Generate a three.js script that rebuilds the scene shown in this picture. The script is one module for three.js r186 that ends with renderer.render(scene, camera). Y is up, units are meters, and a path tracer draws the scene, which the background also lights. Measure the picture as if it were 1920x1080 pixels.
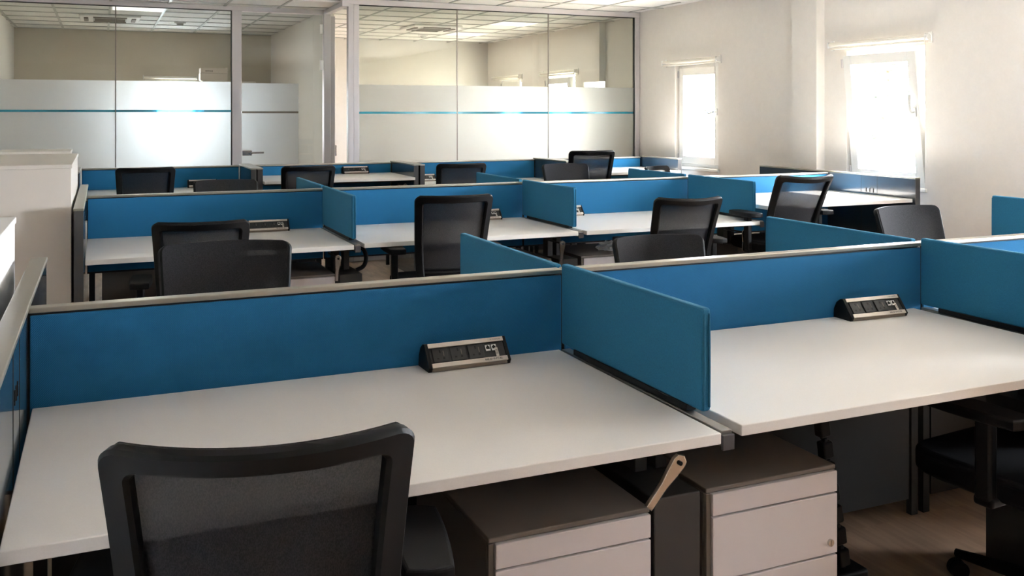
import * as THREE from 'three';
import { RoundedBoxGeometry } from 'three/addons/geometries/RoundedBoxGeometry.js';
import { mergeGeometries, mergeVertices, toCreasedNormals } from 'three/addons/utils/BufferGeometryUtils.js';
import { RectAreaLightUniformsLib } from 'three/addons/lights/RectAreaLightUniformsLib.js';

// ---------------------------------------------------------------- camera, sky, sun, exposure
const scene = new THREE.Scene();
const renderer = new THREE.WebGLRenderer({ antialias: true });
renderer.toneMapping = THREE.LinearToneMapping;
renderer.toneMappingExposure = 2.3;
renderer.shadowMap.enabled = true;
RectAreaLightUniformsLib.init();

const FOCAL = 1764;                                                  // pixels of the 1920 x 1080 frame
const camera = new THREE.PerspectiveCamera(2 * Math.atan(540 / FOCAL) * 180 / Math.PI, 1920 / 1080, 0.05, 200);
const EYE = new THREE.Vector3(-1.249, 1.4435, 2.511), TURN = 23.58 * Math.PI / 180;
camera.position.copy(EYE);
camera.lookAt(EYE.x + Math.sin(TURN), EYE.y, EYE.z - Math.cos(TURN));
camera.setViewOffset(1920, 1080, 0, 540 - 212, 1920, 1080);          // level camera, lens shifted down
scene.add(camera);

scene.background = new THREE.Color().setRGB(0.89, 0.955, 1.04);
scene.backgroundIntensity = 21;

const sun = new THREE.DirectionalLight(new THREE.Color().setRGB(1, 0.97, 0.92), 38);
sun.position.set(4.2 + 12 * 0.62, 12 * 0.78, -3 + 12 * 0.10);
sun.target.position.set(4.2, 0, -3);
sun.castShadow = true; sun.shadow.radius = 3;
sun.shadow.mapSize.set(2048, 2048);
Object.assign(sun.shadow.camera, { left: -12, right: 12, top: 12, bottom: -12, near: 0.5, far: 40 });
scene.add(sun, sun.target);

// daylight in each window opening
function windowLight(w, h, pos, look, power) {
  const l = new THREE.RectAreaLight(new THREE.Color().setRGB(0.92, 0.97, 1.04), power, w, h);
  l.position.set(...pos); l.lookAt(...look); scene.add(l);
}
const WALLX = 4.22, SILL = 0.89, HEAD = 1.937, CEIL = 2.555;
const WINDOWS = [[-5.78, -5.03], [-3.32, -2.54], [-8.78, -8.03], [-10.5, -9.75], [-0.95, -0.05], [1.15, 2.3]];
const DAY = 14;
for (const [a, b] of WINDOWS.slice(4)) windowLight(b - a, HEAD - SILL, [WALLX + 0.26, (SILL + HEAD) / 2, (a + b) / 2], [0, (SILL + HEAD) / 2, (a + b) / 2], DAY);
const REARZ = 6.4, LEFTX = -3.3, FRONTGLASS = -6.5, LEFTGLASS = -7.3, FARZ = -10.95, LFARZ = -10.75;

// ---------------------------------------------------------------- helpers
let seed = 7;
const rnd = () => { seed = (seed * 1664525 + 1013904223) % 4294967296; return seed / 4294967296; };
const taken = {};
function numbered(name) {
  const n = taken[name] = (taken[name] ?? -1) + 1;
  return n ? `${name}_${String(n).padStart(3, '0')}` : name;
}
function thing(name, label, category, pos = [0, 0, 0], turn = 0, group) {
  const o = new THREE.Group(); o.name = numbered(name); scene.add(o);
  o.position.set(...pos); o.rotation.y = turn;
  o.userData = { label, category }; if (group) o.userData.group = group;
  return o;
}
function part(name, geo, mat, parent, label) {
  const m = new THREE.Mesh(geo, mat); m.name = name; parent.add(m);
  m.castShadow = m.receiveShadow = true;
  if (label) m.userData.label = label;
  return m;
}
function struct(name, geo, mat, parent) {
  const m = geo ? new THREE.Mesh(geo, mat) : new THREE.Group(); m.name = name; m.userData.kind = 'structure';
  m.castShadow = m.receiveShadow = true; (parent ?? scene).add(m); return m;
}
function uvBox(g, s = 1) {                                           // uv in metres, by the way each face points
  g = g.index ? g.toNonIndexed() : g;
  const p = g.attributes.position, n = g.attributes.normal, uv = new Float32Array(p.count * 2);
  for (let i = 0; i < p.count; i++) {
    const ax = Math.abs(n.getX(i)), ay = Math.abs(n.getY(i)), az = Math.abs(n.getZ(i));
    const x = p.getX(i), y = p.getY(i), z = p.getZ(i);
    const [u, v] = ay >= ax && ay >= az ? [x, z] : ax >= az ? [z, y] : [x, y];
    uv[2 * i] = u * s; uv[2 * i + 1] = v * s;
  }
  g.setAttribute('uv', new THREE.BufferAttribute(uv, 2));
  return g;
}
// box from corner to corner, edges rounded by r
function bx(x0, x1, y0, y1, z0, z1, r = 0) {
  const w = x1 - x0, h = y1 - y0, d = z1 - z0;
  const g = r > 0 ? new RoundedBoxGeometry(w, h, d, 2, Math.min(r, w / 2.01, h / 2.01, d / 2.01)) : new THREE.BoxGeometry(w, h, d);
  g.translate((x0 + x1) / 2, (y0 + y1) / 2, (z0 + z1) / 2);
  return uvBox(g);
}
const merge = (a) => mergeGeometries(a.map((g) => {
  g = g.index ? g.toNonIndexed() : g;
  for (const k of Object.keys(g.attributes)) if (!['position', 'normal', 'uv'].includes(k)) g.deleteAttribute(k);
  return g;
}));
function cyl(r0, r1, h, at, axis = 'y', n = 24) {
  const g = new THREE.CylinderGeometry(r0, r1, h, n);
  if (axis === 'x') g.rotateZ(Math.PI / 2); if (axis === 'z') g.rotateX(Math.PI / 2);
  return g.translate(...at);
}
function tube(points, r, n = 24, m = 8) {
  return new THREE.TubeGeometry(new THREE.CatmullRomCurve3(points.map((p) => new THREE.Vector3(...p))), n, r, m);
}
function extrude(pts, depth, bevel = 0) {
  const s = new THREE.Shape(pts.map((p) => new THREE.Vector2(...p)));
  return new THREE.ExtrudeGeometry(s, { depth, bevelEnabled: bevel > 0, bevelSize: bevel, bevelThickness: bevel, bevelSegments: 2, curveSegments: 12 });
}

// ---------------------------------------------------------------- textures and materials
function dataTex(n, fn, srgb) {
  const d = new Uint8Array(n * n * 4);
  for (let j = 0; j < n; j++) for (let i = 0; i < n; i++) { const c = fn(i / n, j / n); d.set([c[0] * 255, c[1] * 255, c[2] * 255, 255].map((v) => Math.max(0, Math.min(255, Math.round(v)))), (j * n + i) * 4); }
  const t = new THREE.DataTexture(d, n, n); t.wrapS = t.wrapT = THREE.RepeatWrapping; t.magFilter = THREE.LinearFilter; t.minFilter = THREE.LinearMipmapLinearFilter; t.generateMipmaps = true;
  if (srgb) t.colorSpace = THREE.SRGBColorSpace;
  t.needsUpdate = true; return t;
}
function noiseTable(n) { return Array.from({ length: n * n }, rnd); }
function tileNoise(n) {                                              // smooth noise that repeats after one tile
  const t = noiseTable(n);
  return (u, v) => {
    const x = u * n, y = v * n, i = Math.floor(x), j = Math.floor(y), f = x - i, g = y - j, s = f * f * (3 - 2 * f), q = g * g * (3 - 2 * g);
    const at = (a, b) => t[((b % n + n) % n) * n + (a % n + n) % n];
    return (at(i, j) * (1 - s) + at(i + 1, j) * s) * (1 - q) + (at(i, j + 1) * (1 - s) + at(i + 1, j + 1) * s) * q;
  };
}
const nA = tileNoise(8), nB = tileNoise(32), nC = tileNoise(128);
const weaveH = (u, v) => { const a = u * 8, b = v * 8; return Math.pow(Math.abs(Math.cos(Math.PI * (a + b)) * Math.cos(Math.PI * (a - b))), 0.8); };
const weaveColor = dataTex(256, (u, v) => { const k = 0.80 + 0.2 * weaveH(u, v) + 0.05 * (nC(u, v) - 0.5); return [k, k, k]; }, true);
const weaveBump = dataTex(256, (u, v) => { const k = weaveH(u, v); return [k, k, k]; });
for (const t of [weaveColor, weaveBump]) t.repeat.set(1 / 0.034, 1 / 0.034);
const feltColor = dataTex(256, (u, v) => { const k = 0.92 + 0.08 * nC(u, v) + 0.04 * (nB(u, v) - 0.5); return [k, k, k]; }, true);
const feltBump = dataTex(256, (u, v) => { const k = nC(u, v); return [k, k, k]; });
for (const t of [feltColor, feltBump]) t.repeat.set(1 / 0.12, 1 / 0.12);
const speckColor = dataTex(256, (u, v) => { const k = 0.98 + 0.02 * nC(u, v); return [k, k, k]; }, true);
speckColor.repeat.set(6, 6);
const meshTex = dataTex(256, (u, v) => { const k = 0.72 + 0.28 * nC(u, v * 0.5); return [k, k, k]; }, true);
meshTex.repeat.set(1 / 0.14, 1 / 0.14);
const woodTex = dataTex(512, (u, v) => {
  const g = nC(u * 1.0, v * 0.12 * 8 / 8) * 0.10 + nB(u, v * 0.25) * 0.12 + nA(u, v) * 0.08, k = 0.82 + g - 0.1;
  return [k, k * 0.985, k * 0.96];
}, true);
woodTex.repeat.set(0.8, 0.8);
const wallTex = dataTex(256, (u, v) => { const k = 0.985 + 0.01 * nB(u, v) + 0.01 * (nC(u, v) - 0.5); return [k, k, k]; }, true);
wallTex.repeat.set(0.7, 0.7);
const tileTex = dataTex(256, (u, v) => { const k = 0.95 + 0.03 * nC(u, v) + 0.03 * nB(u, v); return [k, k, k]; }, true);
tileTex.repeat.set(3, 3);

const std = (o) => new THREE.MeshStandardMaterial(o), phy = (o) => new THREE.MeshPhysicalMaterial(o);
const M = {
  wall: std({ color: '#eee9e3', map: wallTex, roughness: 0.92 }),
  backWall: std({ color: '#d6ccbb', map: wallTex, roughness: 0.92 }),
  farWall: std({ color: '#dcd8d2', map: wallTex, roughness: 0.92 }),
  ceiling: std({ color: '#d9d6d0', roughness: 0.95 }),
  tile: std({ color: '#f2f1ee', map: tileTex, roughness: 0.95 }),
  bar: std({ color: '#bcbcb8', roughness: 0.5 }),
  grid: std({ color: '#c4c3bf', roughness: 0.6 }),
  floor: std({ color: '#c2a48c', map: woodTex, roughness: 0.42 }),
  panel: phy({ color: '#177cb4', map: weaveColor, bumpMap: weaveBump, bumpScale: 0.0008, roughness: 0.85, sheen: 0.25, sheenColor: new THREE.Color('#5fb4e0'), sheenRoughness: 0.5 }),
  screen: phy({ color: '#257aa3', map: feltColor, bumpMap: feltBump, bumpScale: 0.0006, roughness: 0.9, sheen: 0.4, sheenColor: new THREE.Color('#8ec6d8'), sheenRoughness: 0.4 }),
  cap: std({ color: '#b9b4aa', metalness: 0.85, roughness: 0.28 }),
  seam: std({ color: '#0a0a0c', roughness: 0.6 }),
  gloss: phy({ color: '#39434e', roughness: 0.16, clearcoat: 0.6, clearcoatRoughness: 0.05 }),
  endEdge: std({ color: '#4b4a4b', roughness: 0.5, metalness: 0.1 }),
  steel: std({ color: '#3b3836', roughness: 0.5, metalness: 0.2 }),
  rail: std({ color: '#8d8984', roughness: 0.35, metalness: 0.6 }),
  railEnd: std({ color: '#4e4a4c', roughness: 0.5 }),
  desk: phy({ color: '#f3efea', map: speckColor, roughness: 0.33, clearcoat: 0.08, clearcoatRoughness: 0.3 }),
  chrome: std({ color: '#c9c4bd', metalness: 1, roughness: 0.18 }),
  pedBody: std({ color: '#7a7068', roughness: 0.45, metalness: 0.1 }),
  pedFront: std({ color: '#dcd3d2', roughness: 0.45 }),
  black: phy({ color: '#0c0c0e', roughness: 0.5, specularIntensity: 0.5 }),
  blackSoft: phy({ color: '#0f0f11', map: feltColor, roughness: 0.95, specularIntensity: 0.3 }),
  mesh: phy({ color: '#38373a', map: meshTex, bumpMap: meshTex, bumpScale: 0.0003, roughness: 0.85, specularIntensity: 0.4, transparent: true, opacity: 0.94, side: THREE.DoubleSide }),
  socket: std({ color: '#222224', roughness: 0.45 }),
  hole: std({ color: '#050505', roughness: 0.8 }),
  lip: std({ color: '#8a7f72', metalness: 0.4, roughness: 0.45 }),
  alu: std({ color: '#d2c9c0', metalness: 0.35, roughness: 0.4 }),
  white: std({ color: '#f0eeec', roughness: 0.5 }),
  whiteSatin: phy({ color: '#fafafb', roughness: 0.8, specularIntensity: 0.2 }),
  cabinet: std({ color: '#f0eae2', roughness: 0.45 }),
  pvc: std({ color: '#efeeea', roughness: 0.35 }),
  blind: std({ color: '#f0ebe0', roughness: 0.6 }),
  frame: std({ color: '#cdc8c9', roughness: 0.4, metalness: 0.15 }),
  gasket: std({ color: '#2a2d2c', roughness: 0.6 }),
  glass: phy({ color: '#ebefec', transmission: 1, thickness: 0, roughness: 0.02, ior: 1.5 }),
  pane: phy({ color: '#ffffff', transmission: 1, thickness: 0, roughness: 0, ior: 1.45 }),
  frost: phy({ color: '#ccd1cf', transmission: 0.82, thickness: 0.01, roughness: 0.68, ior: 1.35 }),
  stripe: phy({ color: '#3fa9c4', transmission: 0.6, thickness: 0.01, roughness: 0.1, ior: 1.3 }),
  stripeGrey: phy({ color: '#b9b0a4', transmission: 0.6, thickness: 0.01, roughness: 0.1, ior: 1.3 }),
  paper: std({ color: '#eadfd3', roughness: 0.8 }),
  plastic: phy({ color: '#ffffff', transmission: 0.7, roughness: 0.35, thickness: 0, side: THREE.DoubleSide }),
  led: std({ color: '#fbfbf8', roughness: 0.3, emissive: '#fff8ee', emissiveIntensity: 0.6 }),
  bark: std({ color: '#6a5a4a', roughness: 0.9 }),
  leaf: std({ color: '#6b7265', roughness: 0.9 }),
  ground: std({ color: '#c9bda6', roughness: 0.95 }),
  render: std({ color: '#d9d0c4', roughness: 0.9 }),
};
function textTex(w, h, draw) {
  const c = document.createElement('canvas'); c.width = w; c.height = h;
  const g = c.getContext('2d'); draw(g, w, h);
  const t = new THREE.CanvasTexture(c); t.colorSpace = THREE.SRGBColorSpace; return t;
}
function plaque(text, w, h, bg, ink, size, align = 'center') {
  return textTex(w, h, (g) => { g.fillStyle = bg; g.fillRect(0, 0, w, h); g.fillStyle = ink; g.font = `bold ${size}px sans-serif`; g.textAlign = align; g.textBaseline = 'middle'; g.fillText(text, align === 'center' ? w / 2 : 8, h / 2); });
}

// ---------------------------------------------------------------- the room shell
struct('floor', bx(LEFTX - 0.2, WALLX + 0.25, -0.2, 0, FARZ - 0.25, REARZ + 0.25), M.floor);
const ceiling = struct('ceiling', bx(LEFTX - 0.2, WALLX + 0.25, CEIL + 0.022, CEIL + 0.25, FARZ - 0.25, REARZ + 0.25), M.grid);
const P = 0.525, OFFICEZ = FRONTGLASS - 0.03, OFFICECEIL = 2.515;
const LIGHTS = [];                                                   // [x, z, where]
LIGHTS.push([3.295, FRONTGLASS - 0.03 - 2.5 * P, 'right'], [3.295, FRONTGLASS - 0.03 - 5.5 * P, 'right'], [-0.905, FRONTGLASS - 0.03 - 2.5 * P, 'left']);
{ // tiles in a lay-in grid; the strip over the nearest row and the offices are in view, the rest of the ceiling is one sheet
  const g = bx(-P / 2 + 0.006, P / 2 - 0.006, 0, 0.016, -P / 2 + 0.006, P / 2 - 0.006);
  for (let i = -10; i < 4; i++) {
    const x = 2.507 + (i + 0.5) * P; if (x < LEFTX + 0.5) continue;
    for (let k = -2; k < 9; k++) {
      const z = OFFICEZ - (k + 0.5) * P; if (z < FARZ) continue;
      if (LIGHTS.some(([lx, lz]) => Math.abs(lx - x) < 0.2 && Math.abs(lz - z) < 0.2)) continue;
      const over = x + P / 2 - WALLX, t = part('ceiling_tile', g, M.tile, ceiling);
      if (over > 0) { t.scale.x = (P - over) / P; t.position.x = x - over / 2; } else t.position.x = x;
      t.position.y = (k < 0 ? CEIL : OFFICECEIL) + 0.004; t.position.z = z;
    }
  }
  for (let i = -10; i < 4; i++) {
    const x = 2.507 + i * P; if (x < LEFTX) continue;
    part('grid_bar', bx(x - 0.012, x + 0.012, OFFICECEIL - 0.003, OFFICECEIL + 0.022, x < 0.9 ? LFARZ : FARZ, OFFICEZ), M.bar, ceiling);
    part('grid_bar', bx(x - 0.012, x + 0.012, CEIL - 0.003, CEIL + 0.022, FRONTGLASS + 0.031, OFFICEZ + 2 * P), M.bar, ceiling);
  }
  for (let k = -1; k < 9; k++) {
    const z = OFFICEZ - k * P, y = k < 0 ? CEIL : OFFICECEIL; if (z < FARZ || !k) continue;
    part('grid_bar', bx(LEFTX, WALLX, y - 0.004, y + 0.022, z - 0.012, z + 0.012), M.bar, ceiling);
  }
  part('ceiling_sheet', bx(LEFTX, WALLX, CEIL + 0.004, CEIL + 0.02, OFFICEZ + 2 * P + 0.005, REARZ), M.tile, ceiling);
  part('office_soffit', bx(LEFTX, WALLX, OFFICECEIL + 0.022, CEIL + 0.022, FARZ, OFFICEZ), M.grid, ceiling);
}
// window wall with its openings
{
  const s = new THREE.Shape([[-REARZ - 0.25, -0.2], [-FARZ + 0.25, -0.2], [-FARZ + 0.25, CEIL + 0.25], [-REARZ - 0.25, CEIL + 0.25]].map((p) => new THREE.Vector2(...p)));
  for (const [a, b] of WINDOWS) s.holes.push(new THREE.Path([[-b, SILL], [-b, HEAD], [-a, HEAD], [-a, SILL]].map((p) => new THREE.Vector2(...p))));
  const g = new THREE.ExtrudeGeometry(s, { depth: 0.25, bevelEnabled: false });
  g.rotateY(Math.PI / 2); g.translate(WALLX, 0, 0);
  const w = struct('wall_right', uvBox(g), M.wall);
  part('pilaster', bx(WALLX - 0.085, WALLX, 0, CEIL, -3.871, -3.572), M.wall, w);
  part('pilaster', bx(WALLX - 0.085, WALLX, 0, CEIL, -7.55, -7.25), M.wall, w);
}
struct('wall_left', bx(LEFTX - 0.25, LEFTX, -0.2, CEIL + 0.25, FARZ - 0.25, REARZ + 0.25), M.wall);
function wallWithHoles(name, x0, x1, z, t, holes, mat) {
  const s = new THREE.Shape([[x0, -0.2], [x1, -0.2], [x1, CEIL + 0.25], [x0, CEIL + 0.25]].map((p) => new THREE.Vector2(...p)));
  for (const [a, b, lo, hi] of holes) s.holes.push(new THREE.Path([[a, lo], [a, hi], [b, hi], [b, lo]].map((p) => new THREE.Vector2(...p))));
  const g = new THREE.ExtrudeGeometry(s, { depth: t, bevelEnabled: false }).translate(0, 0, z);
  return struct(name, uvBox(g), mat);
}
wallWithHoles('wall_rear', LEFTX - 0.25, WALLX, REARZ, 0.25, [], M.wall);
wallWithHoles('wall_far_right', 0.92, WALLX, FARZ - 0.25, 0.25, [], M.farWall);
wallWithHoles('wall_far_left', LEFTX, 0.92, LFARZ - 0.25, 0.25, [[-0.62, -0.06, 0.9, 1.87]], M.backWall);
struct('wall_between', bx(0.9, 1.0, 0, CEIL, LFARZ, LEFTGLASS - 0.03), M.wall);
struct('wall_left_office', bx(-2.35, -2.25, 0, CEIL, LFARZ, LEFTGLASS - 0.03), M.wall);

// ---------------------------------------------------------------- windows and blinds in the window wall
let windowCount = 0;
function pvcWindow(za, zb, tilt) {
  const w = struct(`window_${++windowCount}`); w.position.set(WALLX, 0, (za + zb) / 2);
  const W = zb - za, h0 = SILL, h1 = HEAD;
  const ring = (x0, x1, a, b, lo, hi, t) => merge([bx(x0, x1, lo, hi, a, a + t, 0.004), bx(x0, x1, lo, hi, b - t, b, 0.004), bx(x0, x1, lo, lo + t, a + t, b - t, 0.004), bx(x0, x1, hi - t, hi, a + t, b - t, 0.004)]);
  part('frame', ring(0.055, 0.125, -W / 2, W / 2, h0, h1, 0.045), M.pvc, w);
  part('sill', bx(-0.02, 0.055, h0 - 0.022, h0 + 0.006, -W / 2 - 0.02, W / 2 + 0.02, 0.006), M.pvc, w);
  const sash = new THREE.Group(); sash.name = 'sash'; w.add(sash);
  sash.position.set(0.03, h0 + 0.04, 0); sash.rotation.z = tilt;
  const sw = W / 2 - 0.03, sh = h1 - h0 - 0.075;
  part('sash_frame', ring(0, 0.06, -sw, sw, 0, sh, 0.075), M.pvc, sash);
  part('pane', bx(0.026, 0.03, 0.07, sh - 0.07, -sw + 0.07, sw - 0.07), M.pane, sash);
  const hz = sw - 0.037, hy = sh * 0.54;
  part('handle', merge([bx(-0.012, 0, hy - 0.035, hy + 0.035, hz - 0.014, hz + 0.014, 0.005), cyl(0.009, 0.009, 0.04, [-0.025, hy, hz], 'x', 12),
    tilt ? tube([[-0.042, hy, hz], [-0.05, hy + 0.02, hz], [-0.045, hy + 0.13, hz]], 0.01, 12) : tube([[-0.042, hy, hz], [-0.055, hy - 0.015, hz - 0.05], [-0.045, hy + 0.02, hz - 0.13]], 0.01, 12)]), M.pvc, sash);
  for (const y of [0.06, sh - 0.06]) part('hinge', cyl(0.008, 0.008, 0.07, [-0.005, y, -sw - 0.006], 'y', 10), M.frame, sash);
  return w;
}
WINDOWS.forEach(([a, b], i) => pvcWindow(a, b, i === 1 ? 0.105 : i === 2 ? 0.105 : 0));
function rollerBlind(zc, len, y, label) {
  const o = thing('roller_blind', label, 'blind', [WALLX, y, zc], 0, 'roller blinds over the windows');
  part('fabric_roll', cyl(0.017, 0.017, len, [-0.04, 0.006, 0], 'z', 24), M.blind, o);
  part('bottom_bar', bx(-0.056, -0.045, -0.036, -0.02, -len / 2 + 0.01, len / 2 - 0.01, 0.004), M.blind, o);
  for (const s of [-1, 1]) part('bracket', merge([bx(-0.062, 0, -0.022, 0.026, s * (len / 2 + 0.006) - 0.004, s * (len / 2 + 0.006) + 0.004, 0.002), bx(-0.01, 0, -0.04, 0.04, s * (len / 2 + 0.01) - 0.018, s * (len / 2 + 0.01) + 0.018, 0.002)]), M.pvc, o);
  part('chain_wheel', cyl(0.022, 0.022, 0.02, [-0.045, 0, len / 2 + 0.022], 'z', 20), M.pvc, o);
  part('chain', tube([[-0.07, 0, len / 2 + 0.022], [-0.072, -0.35, len / 2 + 0.022], [-0.06, -0.85, len / 2 + 0.024], [-0.05, -0.9, len / 2 + 0.024]], 0.0018, 20, 5), M.pvc, o);
  return o;
}
rollerBlind(-5.47, 0.93, 1.965, 'rolled up cream blind over the casement window by the glass office front');
rollerBlind(-2.98, 0.97, 1.99, 'rolled up cream blind over the tilted open window beside the pilaster');
rollerBlind(-8.46, 1.0, 1.965, 'rolled up blind over the tilted window inside the glass fronted office');
rollerBlind(-10.17, 1.0, 1.965, 'rolled up blind over the window near the office far corner');
// window of the left office
{
  const w = struct(`window_${++windowCount}`); w.position.set(-0.34, 0, LFARZ);
  part('frame', merge([bx(-0.28, -0.22, 0.9, 1.87, -0.12, -0.05), bx(0.22, 0.28, 0.9, 1.87, -0.12, -0.05), bx(-0.22, 0.22, 0.9, 0.96, -0.12, -0.05), bx(-0.22, 0.22, 1.81, 1.87, -0.12, -0.05)]), M.pvc, w);
  part('pane', bx(-0.22, 0.22, 0.96, 1.81, -0.087, -0.083), M.pane, w);
  const o = thing('roller_blind', 'rolled up blind on the taupe wall beside the stacked paper boxes', 'blind', [-0.41, 1.915, LFARZ], 0, 'roller blinds over the windows');
  part('fabric_roll', cyl(0.02, 0.02, 0.66, [0, 0, 0.04], 'x', 20), M.blind, o);
  part('bottom_bar', bx(-0.32, 0.32, -0.045, -0.03, 0.05, 0.062, 0.003), M.blind, o);
  for (const s of [-1, 1]) part('bracket', bx(s * 0.335 - 0.005, s * 0.335 + 0.005, -0.03, 0.03, 0, 0.07, 0.002), M.pvc, o);
}

// ---------------------------------------------------------------- glass office fronts
function glassPane(parent, x0, x1, y0, y1, z, frostTop, stripeY, stripeMat = M.stripe, frostX1 = x1) {
  const p = part('glass_pane', bx(x0, x1, frostTop, y1, z - 0.003, z + 0.003), M.glass, parent);
  part('frosted_film', bx(x0, frostX1, y0, stripeY - 0.010, z - 0.005, z + 0.005), M.frost, p);
  part('frosted_film', bx(x0, frostX1, stripeY + 0.010, frostTop, z - 0.005, z + 0.005), M.frost, p);
  part('clear_stripe', bx(x0, frostX1, stripeY - 0.010, stripeY + 0.010, z - 0.004, z + 0.004), stripeMat, p, 'thin blue clear stripe through the frosting');
  if (frostX1 < x1) part('clear_edge', bx(frostX1, x1, y0, frostTop, z - 0.003, z + 0.003), M.glass, p);
  return p;
}
{
  const w = struct('wall_glass_right'); const z = FRONTGLASS;
  part('header', bx(0.94, 4.215, 2.5, CEIL, z - 0.03, z + 0.03, 0.004), M.frame, w);
  part('base_rail', bx(1.05, 4.15, 0, 0.08, z - 0.03, z + 0.03, 0.004), M.frame, w);
  part('post', bx(0.94, 0.992, 0, 2.5, z - 0.035, z + 0.035, 0.004), M.frame, w);
  part('post', bx(0.994, 1.05, 0, 2.5, z - 0.03, z + 0.03, 0.004), M.frame, w);
  part('post', bx(4.158, 4.215, 0, 2.5, z - 0.03, z + 0.03, 0.004), M.frame, w);
  part('gasket', merge([bx(4.15, 4.158, 0.08, 2.5, z - 0.014, z + 0.014), bx(1.05, 4.15, 2.492, 2.5, z - 0.012, z + 0.012)]), M.gasket, w);
  for (const x of [2.073, 3.105]) part('joint', bx(x - 0.005, x + 0.005, 0.08, 2.492, z - 0.006, z + 0.006), M.rail, w);
  glassPane(w, 1.05, 2.068, 0.08, 2.492, z, 1.722, 1.447);
  glassPane(w, 2.078, 3.1, 0.08, 2.492, z, 1.722, 1.447);
  glassPane(w, 3.11, 4.15, 0.08, 2.492, z, 1.722, 1.447);
}
{
  const w = struct('wall_glass_left'); const z = LEFTGLASS;
  part('header', bx(LEFTX, 0.878, 2.475, CEIL, z - 0.03, z + 0.03, 0.004), M.frame, w);
  part('base_rail', bx(LEFTX, -0.05, 0, 0.08, z - 0.03, z + 0.03, 0.004), M.frame, w);
  part('post', bx(-0.047, 0.046, 0, 2.475, z - 0.035, z + 0.035, 0.006), M.frame, w);
  part('post', bx(0.88, 0.95, 0, CEIL, z - 0.04, z + 0.03, 0.004), M.frame, w);
  part('gasket', merge([bx(-0.055, -0.047, 0.08, 2.475, z - 0.014, z + 0.014), bx(LEFTX, -0.055, 2.468, 2.475, z - 0.012, z + 0.012)]), M.gasket, w);
  for (const x of [-2.2, -1.123]) part('joint', bx(x - 0.005, x + 0.005, 0.08, 2.468, z - 0.006, z + 0.006), M.rail, w);
  glassPane(w, LEFTX + 0.01, -2.205, 0.08, 2.468, z, 1.756, 1.464);
  glassPane(w, -2.195, -1.128, 0.08, 2.468, z, 1.756, 1.464);
  glassPane(w, -1.118, -0.055, 0.08, 2.468, z, 1.756, 1.464);
  // doorway of the other office, in the return between the two fronts
  part('return_header', bx(0.88, 0.95, 2.475, CEIL, LEFTGLASS + 0.03, FRONTGLASS + 0.035, 0.004), M.frame, w);
}
{
  const d = struct('door_1'); const z = LEFTGLASS;
  glassPane(d, 0.052, 0.868, 0.01, 2.465, z, 1.748, 1.452, M.stripeGrey, 0.62);
  for (const y of [2.319, 1.945, 0.25]) part('hinge', bx(0.84, 0.876, y - 0.05, y + 0.05, z + 0.004, z + 0.022, 0.003), M.white, d);
  const h = part('handle', merge([bx(0.055, 0.15, 1.012, 1.065, z + 0.004, z + 0.02, 0.006), cyl(0.014, 0.014, 0.05, [0.135, 1.04, z + 0.04], 'z', 16)]), M.chrome, d);
  part('lever', tube([[0.135, 1.04, z + 0.062], [0.16, 1.042, z + 0.064], [0.26, 1.043, z + 0.06]], 0.009, 12), M.chrome, h);
}
{
  const d = struct('door_2'); d.position.set(0.985, 0, LEFTGLASS - 0.02); d.rotation.y = Math.atan2(0.78, 0.20);
  part('glass_pane', bx(0, 0.76, 0.01, 2.46, -0.005, 0.005), M.glass, d);
  part('edge_profile', bx(-0.006, 0.03, 0.01, 2.46, -0.022, 0.022, 0.003), M.frame, d);
  part('lock_case', bx(0.72, 0.775, 0.96, 1.08, -0.02, 0.02, 0.003), M.chrome, d);
}

// ---------------------------------------------------------------- desk furniture builders
const ROW = { a: 'row farthest from the glass offices', b: 'middle row', c: 'row along the glass offices' };
const NTH = ['', 'first', 'second', 'third', 'fourth'];

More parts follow.
